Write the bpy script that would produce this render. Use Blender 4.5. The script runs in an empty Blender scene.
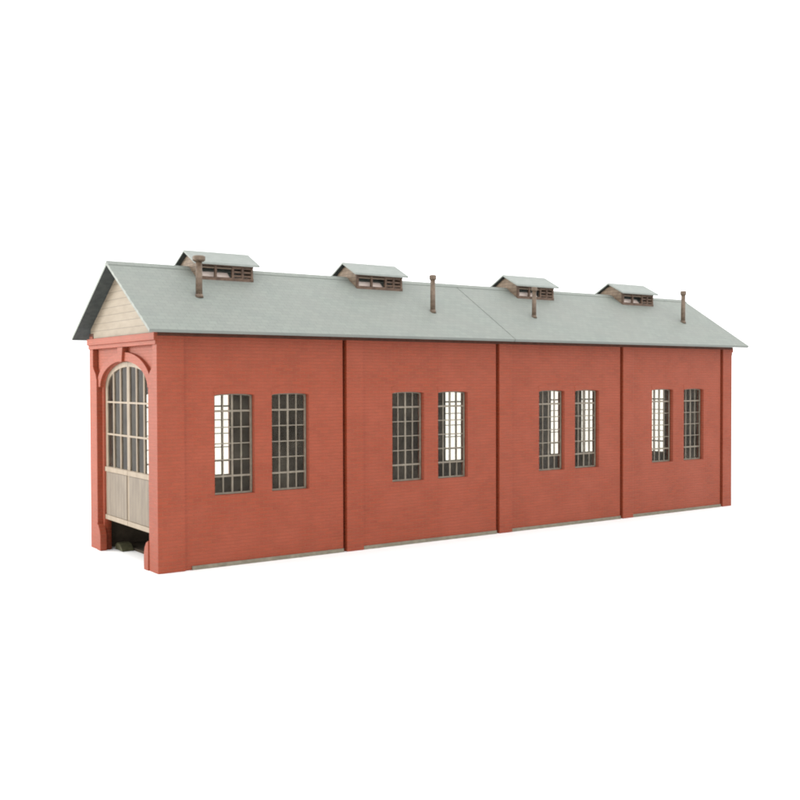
import bpy, bmesh, math, random
from mathutils import Vector, Matrix
random.seed(4)
sc = bpy.context.scene
COL = sc.collection
L, W = 22.73, 5.116            # length and width of the shed
EZ, RZ = 5.966, 7.85           # underside of the eave edge, ridge
OV, EV = 0.364, 0.442          # verge and eave overhang
SL = (RZ - EZ) / (W / 2 + EV)  # roof slope
REC = 0.16                     # depth of the recessed bays

# ---------------------------------------------------------------- materials
def newmat(name):
    m = bpy.data.materials.new(name); m.use_nodes = True
    nt = m.node_tree
    b = nt.nodes['Principled BSDF']
    return m, nt, b
def node(nt, kind, **kw):
    n = nt.nodes.new(kind)
    for k, v in kw.items():
        if k in n.inputs: n.inputs[k].default_value = v
        else: setattr(n, k, v)
    return n
def link(nt, a, ao, b, bi): nt.links.new(a.outputs[ao], b.inputs[bi])
def mix(nt, fac, a, b, mode='MIX'):
    n = nt.nodes.new('ShaderNodeMix'); n.data_type = 'RGBA'; n.blend_type = mode
    for s, v in ((0, fac), (6, a), (7, b)):
        if isinstance(v, tuple) and len(v) == 2: nt.links.new(v[0].outputs[v[1]], n.inputs[s])
        else: n.inputs[s].default_value = v
    return (n, 2)
def ramp(nt, src, out, stops):
    r = nt.nodes.new('ShaderNodeValToRGB')
    e = r.color_ramp.elements
    for i, (p, c) in enumerate(stops):
        if i < 2: e[i].position = p; e[i].color = c
        else: q = e.new(p); q.color = c
    nt.links.new(src.outputs[out], r.inputs[0])
    return (r, 0)
def noise(nt, vec, scale, detail=4, rough=0.55):
    n = node(nt, 'ShaderNodeTexNoise', Scale=scale, Detail=detail, Roughness=rough)
    nt.links.new(vec[0].outputs[vec[1]], n.inputs['Vector'])
    return n

def brick_material():
    m, nt, b = newmat('weathered_red_brick')
    tc = nt.nodes.new('ShaderNodeTexCoord')
    sep = nt.nodes.new('ShaderNodeSeparateXYZ'); link(nt, tc, 'Object', sep, 0)
    add = nt.nodes.new('ShaderNodeMath'); link(nt, sep, 0, add, 0); link(nt, sep, 1, add, 1)
    cmb = nt.nodes.new('ShaderNodeCombineXYZ'); link(nt, add, 0, cmb, 0); link(nt, sep, 2, cmb, 1)
    br = nt.nodes.new('ShaderNodeTexBrick')
    link(nt, cmb, 0, br, 'Vector')
    br.inputs['Color1'].default_value = (0.236, 0.036, 0.0086, 1)
    br.inputs['Color2'].default_value = (0.184, 0.028, 0.0072, 1)
    br.inputs['Mortar'].default_value = (0.233, 0.063, 0.0243, 1)
    br.inputs['Scale'].default_value = 1
    br.inputs['Mortar Size'].default_value = 0.010
    br.inputs['Mortar Smooth'].default_value = 0.35
    br.inputs['Brick Width'].default_value = 0.25
    br.inputs['Row Height'].default_value = 0.09
    big = noise(nt, (tc, 'Object'), 0.9, 5, 0.6)
    f1 = ramp(nt, big, 0, [(0.38, (0, 0, 0, 1)), (0.66, (1, 1, 1, 1))])
    c = mix(nt, 0.25, (br, 0), (0.219, 0.030, 0.0097, 1))
    s = nt.nodes.new('ShaderNodeMath'); s.operation = 'MULTIPLY'; s.inputs[1].default_value = 0.75
    nt.links.new(f1[0].outputs[0], s.inputs[0])
    c = mix(nt, (s, 0), c, (0.253, 0.049, 0.0203, 1))
    mid = noise(nt, (tc, 'Object'), 4.5, 5, 0.65)
    f2 = ramp(nt, mid, 0, [(0.52, (0, 0, 0, 1)), (0.74, (1, 1, 1, 1))])
    s2 = nt.nodes.new('ShaderNodeMath'); s2.operation = 'MULTIPLY'; s2.inputs[1].default_value = 0.6
    nt.links.new(f2[0].outputs[0], s2.inputs[0])
    c = mix(nt, (s2, 0), c, (0.199, 0.041, 0.0132, 1))
    nt.links.new(c[0].outputs[c[1]], b.inputs['Base Color'])
    b.inputs['Roughness'].default_value = 0.62
    b.inputs['Specular IOR Level'].default_value = 0.40
    fine = noise(nt, (tc, 'Object'), 40, 3)
    inv = nt.nodes.new('ShaderNodeMath'); inv.operation = 'MULTIPLY_ADD'
    inv.inputs[1].default_value = -1; inv.inputs[2].default_value = 1
    link(nt, br, 'Fac', inv, 0)
    ad = nt.nodes.new('ShaderNodeMath'); ad.operation = 'MULTIPLY_ADD'; ad.inputs[1].default_value = 0.35
    link(nt, fine, 0, ad, 0); link(nt, inv, 0, ad, 2)
    bp = node(nt, 'ShaderNodeBump', Strength=0.8, Distance=0.014)
    link(nt, ad, 0, bp, 'Height'); link(nt, bp, 0, b, 'Normal')
    return m

def roof_material():
    m, nt, b = newmat('grey_green_roof_felt')
    tc = nt.nodes.new('ShaderNodeTexCoord')
    br = nt.nodes.new('ShaderNodeTexBrick')
    link(nt, tc, 'Object', br, 'Vector')
    br.inputs['Color1'].default_value = (0.206, 0.229, 0.203, 1)
    br.inputs['Color2'].default_value = (0.186, 0.206, 0.186, 1)
    br.inputs['Mortar'].default_value = (0.150, 0.169, 0.156, 1)
    br.inputs['Scale'].default_value = 1
    br.inputs['Mortar Size'].default_value = 0.006
    br.inputs['Mortar Smooth'].default_value = 0.6
    br.inputs['Brick Width'].default_value = 0.24
    br.inputs['Row Height'].default_value = 0.17
    n1 = noise(nt, (tc, 'Object'), 0.7, 5, 0.6)
    f1 = ramp(nt, n1, 0, [(0.35, (0, 0, 0, 1)), (0.7, (1, 1, 1, 1))])
    s = nt.nodes.new('ShaderNodeMath'); s.operation = 'MULTIPLY'; s.inputs[1].default_value = 0.45
    nt.links.new(f1[0].outputs[0], s.inputs[0])
    c = mix(nt, (s, 0), (br, 0), (0.214, 0.218, 0.197, 1))
    mp = nt.nodes.new('ShaderNodeMapping'); mp.inputs['Scale'].default_value = (2.2, 0.5, 0.5)
    link(nt, tc, 'Object', mp, 0)
    n2 = noise(nt, (mp, 0), 3, 5, 0.7)
    f2 = ramp(nt, n2, 0, [(0.56, (0, 0, 0, 1)), (0.8, (1, 1, 1, 1))])
    s2 = nt.nodes.new('ShaderNodeMath'); s2.operation = 'MULTIPLY'; s2.inputs[1].default_value = 0.3
    nt.links.new(f2[0].outputs[0], s2.inputs[0])
    c = mix(nt, (s2, 0), c, (0.181, 0.196, 0.186, 1))
    nt.links.new(c[0].outputs[c[1]], b.inputs['Base Color'])
    b.inputs['Roughness'].default_value = 0.6
    b.inputs['Specular IOR Level'].default_value = 0.35
    bp = node(nt, 'ShaderNodeBump', Strength=0.5, Distance=0.012); bp.invert = True
    link(nt, br, 'Fac', bp, 'Height'); link(nt, bp, 0, b, 'Normal')
    return m

def plain(name, col, col2, scale=6, rough=0.6, spec=0.4, stretch=(1, 1, 1), bump=0.2, boards=None):
    m, nt, b = newmat(name)
    tc = nt.nodes.new('ShaderNodeTexCoord')
    mp = nt.nodes.new('ShaderNodeMapping'); mp.inputs['Scale'].default_value = stretch
    link(nt, tc, 'Object', mp, 0)
    n = noise(nt, (mp, 0), scale, 5, 0.65)
    c = ramp(nt, n, 0, [(0.32, col + (1,)), (0.70, col2 + (1,))])
    bp = node(nt, 'ShaderNodeBump', Strength=bump, Distance=0.01)
    if boards:      # grooves between boards, across one axis
        sep = nt.nodes.new('ShaderNodeSeparateXYZ'); link(nt, tc, 'Object', sep, 0)
        md = nt.nodes.new('ShaderNodeMath'); md.operation = 'PINGPONG'; md.inputs[1].default_value = boards[1] / 2
        link(nt, sep, boards[0], md, 0)
        lt = nt.nodes.new('ShaderNodeMath'); lt.operation = 'LESS_THAN'; lt.inputs[1].default_value = 0.008
        link(nt, md, 0, lt, 0)
        c = mix(nt, (lt, 0), c, tuple(v * 0.66 for v in col) + (1,))
        sb = nt.nodes.new('ShaderNodeMath'); sb.operation = 'SUBTRACT'
        link(nt, n, 0, sb, 0); link(nt, lt, 0, sb, 1); link(nt, sb, 0, bp, 'Height')
    else:
        link(nt, n, 0, bp, 'Height')
    nt.links.new(c[0].outputs[c[1]], b.inputs['Base Color'])
    link(nt, bp, 0, b, 'Normal')
    b.inputs['Roughness'].default_value = rough
    b.inputs['Specular IOR Level'].default_value = spec
    return m

def glass_material():
    m = bpy.data.materials.new('thin_clear_glazing'); m.use_nodes = True
    nt = m.node_tree; nt.nodes.clear()
    out = nt.nodes.new('ShaderNodeOutputMaterial')
    tr = nt.nodes.new('ShaderNodeBsdfTransparent'); tr.inputs[0].default_value = (0.84, 0.825, 0.775, 1)
    gl = nt.nodes.new('ShaderNodeBsdfGlossy'); gl.inputs['Roughness'].default_value = 0.12
    fr = nt.nodes.new('ShaderNodeFresnel'); fr.inputs[0].default_value = 1.18
    mx = nt.nodes.new('ShaderNodeMixShader')
    nt.links.new(fr.outputs[0], mx.inputs[0]); nt.links.new(tr.outputs[0], mx.inputs[1])
    nt.links.new(gl.outputs[0], mx.inputs[2]); 
    df = nt.nodes.new('ShaderNodeBsdfDiffuse'); df.inputs[0].default_value = (0.36, 0.32, 0.25, 1)   # thin uneven dust
    tc = nt.nodes.new('ShaderNodeTexCoord'); n = noise(nt, (tc, 'Object'), 1.3, 4, 0.6)
    mr = nt.nodes.new('ShaderNodeMapRange'); nt.links.new(n.outputs[0], mr.inputs[0])
    mr.inputs[1].default_value = 0.3; mr.inputs[2].default_value = 0.7; mr.inputs[3].default_value = 0.02; mr.inputs[4].default_value = 0.11
    m2 = nt.nodes.new('ShaderNodeMixShader'); nt.links.new(mr.outputs[0], m2.inputs[0])
    nt.links.new(mx.outputs[0], m2.inputs[1]); nt.links.new(df.outputs[0], m2.inputs[2])
    nt.links.new(m2.outputs[0], out.inputs[0])
    return m

BRICK = brick_material()
ROOF = roof_material()
ROOFV = plain('plain_grey_vent_roof', (0.215, 0.238, 0.218), (0.262, 0.280, 0.262), 4, 0.6, 0.35)
FLAP = plain('pale_pinkish_flap', (0.60, 0.48, 0.42), (0.80, 0.70, 0.64), 3, 0.5, 0.4)
INNER_SHADE = plain('shade_dark_inner_face', (0.036, 0.029, 0.021), (0.085, 0.067, 0.048), 2, 0.85, 0.1)  # interior shade put into the colour as a dark brown
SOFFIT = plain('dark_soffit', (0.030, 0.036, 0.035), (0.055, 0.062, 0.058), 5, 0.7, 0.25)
CREAM = plain('cream_gate_paint', (0.20, 0.155, 0.105), (0.27, 0.215, 0.155), 5, 0.55, 0.4, (1, 1, 0.3))
BOARDS = plain('cream_gate_boards', (0.120, 0.095, 0.069), (0.185, 0.150, 0.110), 5, 0.6, 0.35, (1, 1, 0.25), boards=(1, 0.22))
GABLE = plain('beige_gable_boards', (0.185, 0.148, 0.103), (0.245, 0.204, 0.150), 4, 0.6, 0.35, (1, 0.3, 1), boards=(2, 0.2))
TAN = plain('tan_window_paint', (0.135, 0.113, 0.084), (0.21, 0.182, 0.138), 8, 0.5, 0.4)
WOOD = plain('brown_vent_timber', (0.055, 0.032, 0.021), (0.135, 0.084, 0.056), 9, 0.65, 0.35)
WOODL = plain('pale_vent_timber', (0.14, 0.098, 0.066), (0.22, 0.162, 0.112), 7, 0.6, 0.35, boards=(2, 0.12))
RUST = plain('rusty_pipe_metal', (0.070, 0.045, 0.029), (0.17, 0.12, 0.080), 9, 0.55, 0.45)
PLINTH = plain('grey_olive_plinth', (0.13, 0.115, 0.082), (0.20, 0.18, 0.135), 6, 0.7, 0.3)
EAVE_SHADE = plain('painted_eave_shade', (0.050, 0.018, 0.010), (0.085, 0.030, 0.018), 6, 0.7, 0.2)  # eave shadow as a dark brown colour
OLIVE = plain('dark_olive_block', (0.035, 0.035, 0.016), (0.075, 0.070, 0.035), 7, 0.7, 0.3)
WHITE = plain('white_tabletop', (0.93, 0.93, 0.93), (0.95, 0.95, 0.95), 0.5, 0.7, 0.2, bump=0.0)
GLASS = glass_material()

# ---------------------------------------------------------------- mesh helpers
def obj(name, bm, mats, parent=None, bevel=0.0):
    me = bpy.data.meshes.new(name)
    bmesh.ops.recalc_face_normals(bm, faces=bm.faces)
    bm.to_mesh(me); bm.free()
    for m in (mats if isinstance(mats, (list, tuple)) else [mats]): me.materials.append(m)
    o = bpy.data.objects.new(name, me); COL.objects.link(o)
    if parent: o.parent = parent
    if bevel:
        md = o.modifiers.new('bevel', 'BEVEL'); md.width = bevel; md.segments = 2
        md.limit_method = 'ANGLE'; md.angle_limit = math.radians(40)
    return o
def box(bm, x0, x1, y0, y1, z0, z1, mi=0):
    vs = [bm.verts.new((x, y, z)) for x in (x0, x1) for y in (y0, y1) for z in (z0, z1)]
    for f in ((0, 1, 3, 2), (4, 6, 7, 5), (0, 4, 5, 1), (2, 3, 7, 6), (0, 2, 6, 4), (1, 5, 7, 3)):
        bm.faces.new([vs[i] for i in f]).material_index = mi
def prism(bm, pts, axis, a, b, mi=0):
    """extrude a simple polygon; axis 'x': pts are (y,z); axis 'y': pts are (x,z); axis 'z': (x,y)"""
    def P(p, t): return {'x': (t, p[0], p[1]), 'y': (p[0], t, p[1]), 'z': (p[0], p[1], t)}[axis]
    v0 = [bm.verts.new(P(p, a)) for p in pts]; v1 = [bm.verts.new(P(p, b)) for p in pts]
    n = len(pts)
    bm.faces.new(v0).material_index = mi; bm.faces.new(v1[::-1]).material_index = mi
    for i in range(n):
        bm.faces.new((v0[i], v1[i], v1[(i + 1) % n], v0[(i + 1) % n])).material_index = mi
def plate(outer, holes, axis, a, b, inner_dir=None):
    """a slab with holes; returns a bmesh. Faces looking along inner_dir get material slot 1"""
    cu = bpy.data.curves.new('tmp', 'CURVE'); cu.dimensions = '2D'; cu.fill_mode = 'BOTH'
    cu.extrude = abs(b - a) / 2
    for ring in [outer] + holes:
        s = cu.splines.new('POLY'); s.points.add(len(ring) - 1); s.use_cyclic_u = True
        for p, q in zip(s.points, ring): p.co = (q[0], q[1], 0, 1)
    to = bpy.data.objects.new('tmp', cu)
    me = bpy.data.meshes.new_from_object(to)
    bm = bmesh.new(); bm.from_mesh(me)
    bmesh.ops.remove_doubles(bm, verts=bm.verts, dist=1e-5)
    mid = (a + b) / 2
    for v in bm.verts:
        u, w, t = v.co
        v.co = (mid + t, u, w) if axis == 'x' else (u, mid + t, w)
    bmesh.ops.recalc_face_normals(bm, faces=bm.faces)
    if inner_dir is not None:
        d = Vector(inner_dir); lim = max(a * sum(d), b * sum(d))
        for f in bm.faces:
            c = f.calc_center_median().dot(d)
            f.material_index = 1 if abs(c - lim) < 1e-4 else 0
    bpy.data.objects.remove(to); bpy.data.curves.remove(cu); bpy.data.meshes.remove(me)
    return bm
def lathe(bm, prof, n=20):
    rows = [[bm.verts.new((r * math.cos(2 * math.pi * i / n), r * math.sin(2 * math.pi * i / n), z)) for i in range(n)] for r, z in prof]
    bm.faces.new(rows[0][::-1]); bm.faces.new(rows[-1])
    for a, c in zip(rows, rows[1:]):
        for i in range(n): bm.faces.new((a[i], a[(i + 1) % n], c[(i + 1) % n], c[i]))
def cyl(bm, x, y, z0, z1, r0, r1, n=20):
    a = [bm.verts.new((x + r0 * math.cos(t), y + r0 * math.sin(t), z0)) for t in [2 * math.pi * i / n for i in range(n)]]
    c = [bm.verts.new((x + r1 * math.cos(t), y + r1 * math.sin(t), z1)) for t in [2 * math.pi * i / n for i in range(n)]]
    bm.faces.new(a[::-1]); bm.faces.new(c)
    for i in range(n): bm.faces.new((a[i], a[(i + 1) % n], c[(i + 1) % n], c[i])).smooth = True

# ---------------------------------------------------------------- ground
g = bmesh.new()
bmesh.ops.create_circle(g, cap_ends=True, segments=96, radius=600)
go = obj('ground', g, WHITE); go.location = (L / 2, 0, 0); go['kind'] = 'structure'

# ---------------------------------------------------------------- the shed
shed = bpy.data.objects.new('engine_shed', None); COL.objects.link(shed)
shed['label'] = 'long red brick engine shed with grey roof, barred windows, ridge vents and cream arched gate'
shed['category'] = 'building'

WZ0, WZ1, WH = 1.84, 4.405, 0.045       # sill, spring of window arch, rise
WX = [(1.55, 2.69), (3.20, 4.33), (7.10, 8.24), (8.76, 9.90), (12.85, 13.99), (14.47, 15.60), (18.28, 19.41), (20.00, 21.12)]
WB = WX[:4] + [(12.72, 13.86), (14.36, 15.50), (17.92, 19.06), (19.60, 20.74)]      # far side
def seg_arch(x0, x1, z, rise, n=10):
    c = (x0 + x1) / 2; h = (x1 - x0) / 2
    return [(c + h * math.cos(math.pi * i / n), z + rise * math.sin(math.pi * i / n)) for i in range(n + 1)]
def win_outline(x0, x1, ins=0.0):
    return [(x0 + ins, WZ0 + ins), (x1 - ins, WZ0 + ins)] + seg_arch(x0 + ins, x1 - ins, WZ1 - ins * 0.6, WH)

# side walls: an inner skin, and in front of it one brick panel per bay with a deep joint beside each pilaster
PX = [(0.003, 0.72), (5.52, 6.08), (11.13, 11.66), (16.74, 17.26), (22.20, L - 0.003)]
JT = 0.10; PF = 0.05      # joint width, front of the bay panels
bays = [(PX[i][1], PX[i + 1][0]) for i in range(4)]
def side_wall(near):
    f = (lambda y: y) if near else (lambda y: W - y)
    wx = WX if near else WB
    zt = EZ + (0.30 + EV) * SL - 0.02
    ya, yb = sorted((f(0.29), f(0.36)))
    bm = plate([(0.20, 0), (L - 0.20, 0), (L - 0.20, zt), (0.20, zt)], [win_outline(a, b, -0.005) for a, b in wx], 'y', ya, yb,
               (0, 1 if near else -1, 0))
    w = obj('side_wall', bm, [BRICK, INNER_SHADE], shed)
    ya, yb = sorted((f(PF), f(0.289)))
    for i, (a, b) in enumerate(bays):
        a1 = a + 0.002 if i else a + 0.002
        bm = plate([(a1, 0.01), (b - JT, 0.01), (b - JT, 6.0), (a1, 6.0)], [win_outline(*wx[2 * i]), win_outline(*wx[2 * i + 1])], 'y', ya, yb)
        p = obj('bay_panel', bm, BRICK, w)
        for u, v in wx[2 * i:2 * i + 2]:      # soldier course over each window, a few millimetres proud
            g0 = f(PF); s_ = -1 if near else 1
            o = seg_arch(u - 0.03, v + 0.03, WZ1 + 0.17, WH + 0.03); q = seg_arch(u + 0.004, v - 0.004, WZ1 + 0.004, WH)
            bm = bmesh.new(); n = len(o)
            va = [[bm.verts.new((c[0], yy, c[1])) for c in r] for r in (o, q) for yy in (g0 - s_ * 0.02, g0 + s_ * 0.006)]
            for k in range(n - 1):
                for e in ((0, 1), (1, 3), (3, 2), (2, 0)):
                    bm.faces.new((va[e[0]][k], va[e[1]][k], va[e[1]][k + 1], va[e[0]][k + 1]))
            for k in (0, n - 1): bm.faces.new((va[0][k], va[1][k], va[3][k], va[2][k]))
            obj('window_arch', bm, BRICK, p)
side_wall(True); side_wall(False)

# pilasters along both sides
ztop = 6.06
for (a, b) in PX:
    for near in (True, False):
        bm = bmesh.new()
        y0, y1 = (0, 0.285) if near else (W - 0.285, W)
        box(bm, a, b, y0, y1, 0, ztop)
        obj('pilaster', bm, BRICK, shed, 0.012)
# plinth strips in the bays and dark strips added as the shadow line under the eaves
for i, (a, b) in enumerate(bays):
    for near in (True, False):
        y0, y1 = (0.006, PF - 0.001) if near else (W - PF + 0.001, W - 0.006)
        bm = bmesh.new(); box(bm, a + 0.004 + (0.18 if i == 0 else 0), b - JT - 0.002, y0, y1, 0, 0.105)
        obj('plinth_strip', bm, PLINTH, shed, 0.01)
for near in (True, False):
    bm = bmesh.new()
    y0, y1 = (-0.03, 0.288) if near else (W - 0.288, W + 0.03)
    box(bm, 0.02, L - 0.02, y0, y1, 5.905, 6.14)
    obj('eave_shade_strip', bm, EAVE_SHADE, shed)

# ---- gable ends
CY = W / 2
GH, GS, GR = 1.79, 4.62, 0.70          # half width, spring height and rise of the gate arch
def arch(h, z, rise, n=28, c=CY):
    return [(c + h * math.cos(math.pi * i / n), z + rise * math.sin(math.pi * i / n)) for i in range(n + 1)]
gate_hole = [(CY - GH, 0), (CY + GH, 0)] + arch(GH, GS, GR)
zg = 6.02
outer = [(0.362, 0), (CY - GH, 0)] + arch(GH, GS, GR)[::-1][0:] + [(CY + GH, 0), (W - 0.362, 0), (W - 0.362, zg), (0.362, zg)]
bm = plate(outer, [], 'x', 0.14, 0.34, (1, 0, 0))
gw = obj('gable_wall', bm, [BRICK, INNER_SHADE], shed)
# rear gable, with one barred window
ry0, ry1 = 2.95, 4.09
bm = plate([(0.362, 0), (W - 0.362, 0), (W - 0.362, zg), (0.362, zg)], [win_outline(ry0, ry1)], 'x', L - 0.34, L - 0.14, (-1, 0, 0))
obj('gable_wall', bm, [BRICK, INNER_SHADE], shed)
# gable pilasters, narrowing near the top under a cornice
for end in (0, 1):
    xa, xb = (0.0, 0.16) if end == 0 else (L - 0.16, L)
    for m in (0, 1):
        pts = [(0.004, 0), (0.60, 0), (0.60, 4.80), (0.52, 4.98), (0.36, 5.12), (0.30, 5.20), (0.30, 5.70), (0.004, 5.70)]
        if m: pts = [(W - y, z) for y, z in pts][::-1]
        bm = bmesh.new(); prism(bm, pts, 'x', xa, xb)
        obj('pilaster', bm, BRICK, shed, 0.012)
    bm = bmesh.new()
    if end == 0:
        box(bm, -0.075, 0.17, -0.006, W + 0.006, 5.80, 5.985); box(bm, -0.035, 0.165, 0.008, W - 0.008, 5.69, 5.802)
    else:
        box(bm, L - 0.17, L + 0.075, -0.006, W + 0.006, 5.80, 5.985); box(bm, L - 0.165, L + 0.035, 0.008, W - 0.008, 5.69, 5.802)
    obj('cornice', bm, BRICK, shed, 0.015)
    # boarded gable triangle
    xa, xb = (0.03, 0.20) if end == 0 else (L - 0.20, L - 0.03)
    t = 0.10
    zed = lambda y: EZ + (y + EV) * SL - 0.01
    bm = bmesh.new()
    prism(bm, [(0.05, 5.984), (W - 0.05, 5.984), (W - 0.05, zed(0.05)), (CY, zed(CY)), (0.05, zed(0.05))], 'x', xa, xb)
    obj('gable_boarding', bm, GABLE, shed)
# arch ring with keystone, front
bm = bmesh.new()
ro, ri = arch(GH + 0.26, GS, GR + 0.24), arch(GH - 0.0, GS - 0.0, GR - 0.0)
va = [[bm.verts.new((x, p[0], p[1])) for p in ring] for ring in (ro, ri) for x in (0.15, 0.045)]
n = len(ro)
for k in range(n - 1):
    for q in ((0, 1), (1, 3), (3, 2), (2, 0)):
        bm.faces.new((va[q[0]][k], va[q[1]][k], va[q[1]][k + 1], va[q[0]][k + 1]))
for k in (0, n - 1): bm.faces.new((va[0][k], va[1][k], va[3][k], va[2][k]))
ring = obj('arch_ring', bm, BRICK, gw, 0.01)
bm = bmesh.new()
prism(bm, [(CY - 0.12, 5.30), (CY + 0.12, 5.30), (CY + 0.20, 5.688), (CY - 0.20, 5.688)], 'x', -0.02, 0.15)
obj('keystone', bm, BRICK, gw, 0.012)
# guard stones at the foot of the gate jambs
for s in (0, 1):
    pts = [(0.605, 0), (0.90, 0), (0.90, 0.42), (0.84, 0.58), (0.74, 0.70), (0.605, 0.76)]
    if s: pts = [(W - y, z) for y, z in pts][::-1]
    bm = bmesh.new(); prism(bm, pts, 'x', -0.03, 0.16)
    obj('guard_stone', bm, BRICK, shed, 0.015)

# ---- arched gate: two leaves, barred glazing above, boards below
GX0, GX1 = 0.20, 0.27
GB, GM = 0.90, 2.28                     # bottom edge of the leaves, top of the boards
def ellz(y, h, rise, z=GS):
    k = max(0.0, 1 - ((y - CY) / h) ** 2)
    return z + rise * math.sqrt(k)
for s in (-1, 1):
    h = GH - 0.005; fr = 0.13
    Y = lambda a: CY + s * a              # a = distance from the meeting line
    m = 0.008
    no = 16
    outer = [(Y(m), GB), (Y(h), GB)] + [(Y(h * math.cos(math.pi / 2 * i / no)), GS + (GR - 0.01) * math.sin(math.pi / 2 * i / no)) for i in range(no)] + [(Y(m), GS + GR - 0.01)]
    hi = h - fr; ri_ = GR - fr * 1.15
    edges = [m + 0.075, m + 0.075 + 0.52, m + 0.075 + 1.06, hi]
    zz = [GM + 0.1, 3.30, 4.20, 9.0]
    holes = []
    for c_ in range(3):
        a, b = edges[c_] + (0.024 if c_ else 0), edges[c_ + 1] - (0.024 if c_ < 2 else 0)
        for r_ in range(3):
            za, zb = zz[r_] + (0.024 if r_ else 0), zz[r_ + 1] - 0.024
            if r_ < 2: holes.append([(Y(a), za), (Y(b), za), (Y(b), zb), (Y(a), zb)])
            else:
                nn = 10
                holes.append([(Y(a), za), (Y(b), za)] + [(Y(b + (a - b) * (1 - (1 - t / nn) ** 2)), max(ellz(Y(b + (a - b) * (1 - (1 - t / nn) ** 2)), hi, ri_), za + 0.03)) for t in range(nn + 1)])
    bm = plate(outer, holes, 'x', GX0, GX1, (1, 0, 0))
    leaf = obj('gate_leaf', bm, [CREAM, INNER_SHADE], shed)
    # boards on the lower half
    bm = bmesh.new()
    ys = sorted((Y(m + 0.09), Y(h - 0.14)))
    box(bm, GX0 - 0.022, GX0 + 0.01, ys[0], ys[1], GB + 0.13, GM - 0.05)
    obj('gate_boards', bm, BOARDS, leaf, 0.006)
    ys = sorted((Y(m + 0.002), Y(h - 0.002)))
    for za, zb in ((GM - 0.04, GM + 0.095), (GB - 0.012, GB + 0.12)):
        bm = bmesh.new(); box(bm, GX0 - 0.035, GX0 + 0.012, ys[0], ys[1], za, zb)
        obj('rail', bm, CREAM, leaf, 0.006)
    bm = bmesh.new()
    f = [bm.verts.new(((GX0 + GX1) / 2, p[0], p[1])) for p in [(Y(m + 0.05), GM + 0.08), (Y(hi + 0.02), GM + 0.08)] +
         [(Y(max((hi + 0.02) * math.cos(math.pi / 2 * i / no), m + 0.05)), GS + (ri_ + 0.02) * math.sin(math.pi / 2 * i / no)) for i in range(no)] + [(Y(m + 0.05), GS + ri_ + 0.02)]]
    bm.faces.new(f)
    obj('pane', bm, GLASS, leaf)


# ---- windows: frame with bars, pane behind
def window(x0, x1, yf, yb, axis='y'):
    fr_, mu, mid = 0.050, 0.013, 0.023
    c = (x0 + x1) / 2; q = (x1 - x0) / 2 - fr_
    us = [(x0 + fr_, c - q / 2 - mu), (c - q / 2 + mu, c - mid), (c + mid, c + q / 2 - mu), (c + q / 2 + mu, x1 - fr_)]
    z0, z1 = WZ0 + fr_, WZ1 + 0.02
    zs = []
    for k in range(6):
        a = z0 + (z1 - z0) * k / 6 + (0 if k == 0 else (0.024 if k in (1, 5) else 0.013))
        b = z0 + (z1 - z0) * (k + 1) / 6 - (0.024 if k in (0, 4) else 0.013)
        zs.append((a, b))
    top = lambda u: WZ1 - fr_ * 0.6 + (WH - 0.0) * math.sqrt(max(0, 1 - ((u - c) / (q + 0.004)) ** 2))
    holes = []
    for (a, b) in us:
        for k, (za, zb) in enumerate(zs):
            if k < 5: holes.append([(a, za), (b, za), (b, zb), (a, zb)])
            else:
                n = 5
                holes.append([(a, za), (b, za)] + [(b + (a - b) * t / n, max(top(b + (a - b) * t / n), za + 0.05)) for t in range(n + 1)])
    fr = obj('window', plate(win_outline(x0, x1, 0.003), holes, axis, yf, yb), TAN, shed)
    bm = bmesh.new()
    yy = (yf + yb) / 2
    pts = win_outline(x0, x1, 0.05)
    bm.faces.new([bm.verts.new((p[0], yy, p[1]) if axis == 'y' else (yy, p[0], p[1])) for p in pts])
    obj('pane', bm, GLASS, fr)
for a, b in WX: window(a, b, 0.20, 0.24)
for a, b in WB: window(a, b, W - 0.24, W - 0.20)
window(ry0, ry1, L - 0.29, L - 0.22, 'x')

# ---- roof plates: two slopes, two lengths with a fine joint
ang = math.atan(SL); TH = 0.085
half = (W / 2 + EV) / math.cos(ang)
for side in (0, 1):
    for (xa, xb) in ((-OV, L / 2 - 0.012), (L / 2 + 0.012, L + OV)):
        bm = bmesh.new()
        # local frame: x along shed, y up the slope, z normal
        top = half + TH * math.tan(ang) if False else half
        vs = []
        prof = [(0, 0), (half, 0), (half + TH * math.tan(ang), TH), (0, TH)]   # mitred at the ridge
        prism(bm, prof, 'x', xa, xb)
        for f in bm.faces: f.material_index = 1 if False else 0
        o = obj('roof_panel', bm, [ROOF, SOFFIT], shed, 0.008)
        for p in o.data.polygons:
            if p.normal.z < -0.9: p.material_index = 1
        if side == 0:
            o.matrix_local = Matrix.Translation((0, -EV, EZ)) @ Matrix.Rotation(ang, 4, 'X')
        else:
            o.matrix_local = Matrix.Translation((L, W + EV, EZ)) @ Matrix.Rotation(math.pi, 4, 'Z') @ Matrix.Rotation(ang, 4, 'X')
# ridge cap
zr = EZ + (W / 2 + EV) * SL + TH / math.cos(ang)
bm = bmesh.new()
prism(bm, [(CY - 0.16, zr - 0.16 * SL + 0.004), (CY - 0.16, zr - 0.16 * SL + 0.022), (CY, zr + 0.024), (CY + 0.16, zr - 0.16 * SL + 0.022), (CY + 0.16, zr - 0.16 * SL + 0.004), (CY, zr + 0.006)], 'x', -OV + 0.004, L + OV - 0.004)
obj('ridge_cap', bm, ROOF, shed)

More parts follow.
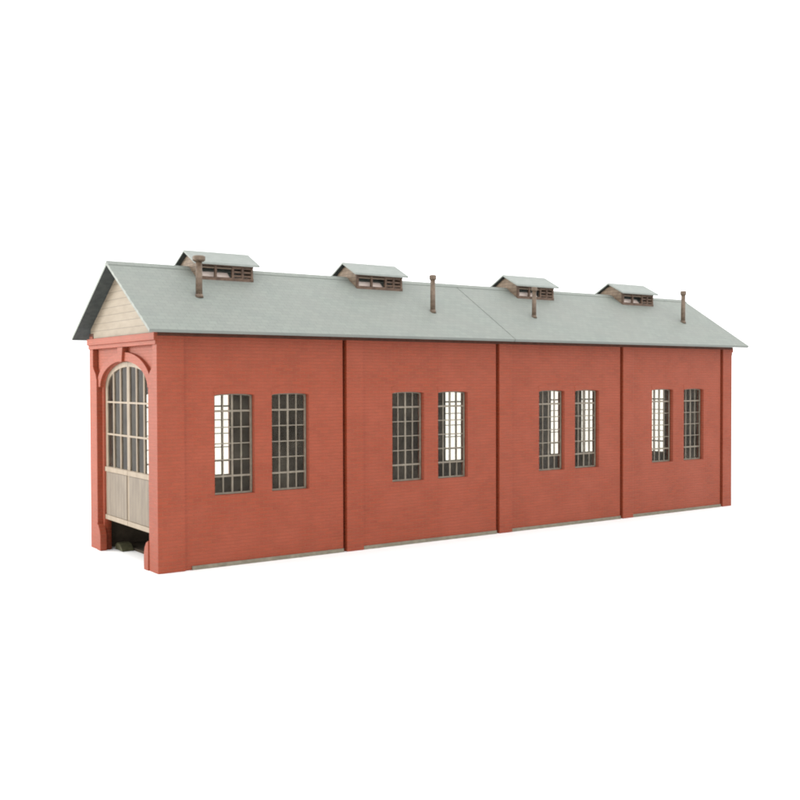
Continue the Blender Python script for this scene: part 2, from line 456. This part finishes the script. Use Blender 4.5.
# ---- ridge vents
def rz(y): return EZ + (min(y, W - y) + EV) * SL + TH / math.cos(ang)
bw, bl = 0.60, 0.84
zt = 8.045
def make_vent():
    e, rl, t2 = 0.73, 0.99, 0.06
    z0 = zt + bw * 0.52 - e * 0.52; zc = zt + bw * 0.52
    bm = bmesh.new()     # the little ridged roof is the body of the vent
    prism(bm, [(CY - e, z0), (CY, zc), (CY + e, z0), (CY + e, z0 + t2), (CY, zc + t2), (CY - e, z0 + t2)], 'x', -rl, rl)
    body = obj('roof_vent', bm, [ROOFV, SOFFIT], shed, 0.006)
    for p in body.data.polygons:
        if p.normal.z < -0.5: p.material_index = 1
    for x in (-bl, bl - 0.05):
        bm = bmesh.new()
        prism(bm, [(CY - bw, rz(CY - bw) - 0.02), (CY, rz(CY) - 0.02), (CY + bw, rz(CY + bw) - 0.02), (CY + bw, zt - 0.01), (CY, zt + bw * 0.52 - 0.01), (CY - bw, zt - 0.01)], 'x', x, x + 0.05)
        obj('gable_end', bm, WOODL, body)
    zb = rz(CY - bw)
    for s in (-1, 1):
        ya, yb = sorted((CY + s * (bw - 0.07), CY + s * (bw + 0.012)))
        for za, zd in ((zb - 0.03, zb + 0.085), (zt - 0.085, zt - 0.004)):
            bm = bmesh.new(); box(bm, -bl - 0.012, bl + 0.012, ya, yb, za, zd)
            obj('side_rail', bm, WOOD, body, 0.005)
        for x in (-bl + 0.03, -0.30, 0.22, 0.52, bl - 0.03):
            bm = bmesh.new(); box(bm, x - 0.032, x + 0.032, ya + 0.008, yb - 0.008, zb + 0.08, zt - 0.08)
            obj('post', bm, WOOD, body)
        for k in range(3):
            z = zb + 0.115 + k * 0.11
            bm = bmesh.new(); box(bm, 0.23, bl - 0.04, ya + 0.025, yb - 0.022, z, z + 0.055)
            obj('slat', bm, WOOD, body)
        bm = bmesh.new(); box(bm, -bl + 0.05, 0.2, ya + 0.025, yb - 0.022, zt - 0.15, zt - 0.11)
        obj('slat', bm, WOODL, body)
        # a pale flap leaning outwards behind the open part
        bm = bmesh.new(); yo, yi = CY + s * (bw - 0.09), CY + s * (bw - 0.24)
        prism(bm, [(yo, zb + 0.10), (yo - s * 0.02, zb + 0.08), (yi - s * 0.02, zb + 0.22), (yi, zb + 0.24)], 'x', -bl + 0.12, 0.16)
        obj('flap', bm, FLAP, body)
    return body
v0 = make_vent()
def copy_part(o, dx):
    c = o.copy(); COL.objects.link(c); c.location.x = dx
    for ch in list(o.children):
        k = ch.copy(); COL.objects.link(k); k.parent = c
    return c
for x in (7.98, 14.50, 19.72):
    copy_part(v0, x)
v0.location.x = 2.80

# ---- stove pipes on the near slope
def make_pipe():
    bm = bmesh.new(); zb = 0
    cyl(bm, 0, 0, -0.06, 0.96, 0.078, 0.072)
    p = obj('stove_pipe', bm, RUST, shed)
    bm = bmesh.new(); lathe(bm, [(0.076, 0.93), (0.104, 0.965), (0.106, 1.06), (0.085, 1.085)])
    obj('pipe_cap', bm, RUST, p)
    bm = bmesh.new(); cyl(bm, 0, 0, -0.04, 0.06, 0.105, 0.082)
    obj('flashing', bm, RUST, p)
    return p
p0 = make_pipe()
for x, y, s, t in ((9.19, 0.86, 1.03, 0.0), (13.36, 0.83, 0.9, 0.012), (21.05, 0.94, 1.08, 0.01)):
    c = copy_part(p0, x); c.location = (x, y, rz(y)); c.scale = (s ** 0.5, s ** 0.5, s); c.rotation_euler = (0, t, 0)
p0.location = (1.61, 1.08, rz(1.08)); p0.scale = (1.15, 1.15, 0.98)
for ch in p0.children:
    if ch.name.startswith('pipe_cap'): ch.scale = (1.4, 1.4, 1)

# ---- inside: floor plate in the painted interior shade, and a dark block just behind the gate
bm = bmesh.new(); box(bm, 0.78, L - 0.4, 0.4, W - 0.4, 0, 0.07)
obj('floor_plate', bm, INNER_SHADE, shed)
bm = bmesh.new()
prism(bm, [(3.70, 0), (4.30, 0), (4.31, 0.12), (4.16, 0.21), (3.95, 0.19), (3.80, 0.10)], 'x', 0.42, 0.77)
obj('floor_block', bm, OLIVE, shed, 0.02)

# ---------------------------------------------------------------- light
wd = bpy.data.worlds.new('World'); sc.world = wd; wd.use_nodes = True
bg = wd.node_tree.nodes['Background']
bg.inputs[0].default_value = (1.0, 1.0, 1.0, 1); bg.inputs[1].default_value = 2.02
def area(name, loc, target, size, power, col):
    l = bpy.data.lights.new(name, 'AREA'); l.shape = 'DISK'; l.size = size; l.energy = power; l.color = col
    o = bpy.data.objects.new(name, l); COL.objects.link(o); o.location = loc
    o.rotation_euler = (Vector(target) - Vector(loc)).to_track_quat('-Z', 'Y').to_euler()
    return o
area('side_softbox', (-17, 19, 9), (0, 2.5, 4), 12, 5600, (1.0, 0.97, 0.90))

# ---------------------------------------------------------------- camera
cam = bpy.data.cameras.new('camera'); co = bpy.data.objects.new('camera', cam); COL.objects.link(co)
yaw, pitch, roll, F = 0.9542, -0.0198, -0.0028, 996.1
fw = Vector((math.cos(pitch) * math.cos(yaw), math.cos(pitch) * math.sin(yaw), math.sin(pitch)))
rt = Vector((math.sin(yaw), -math.cos(yaw), 0)); up = rt.cross(fw)
r2 = rt * math.cos(roll) + up * math.sin(roll); u2 = -rt * math.sin(roll) + up * math.cos(roll)
M = Matrix((r2, u2, -fw)).transposed().to_4x4(); M.translation = Vector((-9.3058, -23.4815, 4.7867))
co.matrix_world = M
cam.sensor_width = 36; cam.lens = 36 * F / 800; cam.clip_start = 0.1; cam.clip_end = 2000
sc.camera = co
sc.view_settings.view_transform = 'Standard'; sc.view_settings.look = 'None'
sc.view_settings.exposure = 0.0; sc.view_settings.gamma = 1.0
sc.render.engine = 'CYCLES'
sc.cycles.filter_width = 2.0
sc.cycles.max_bounces = 10; sc.cycles.transparent_max_bounces = 24
sc.cycles.use_denoising = True
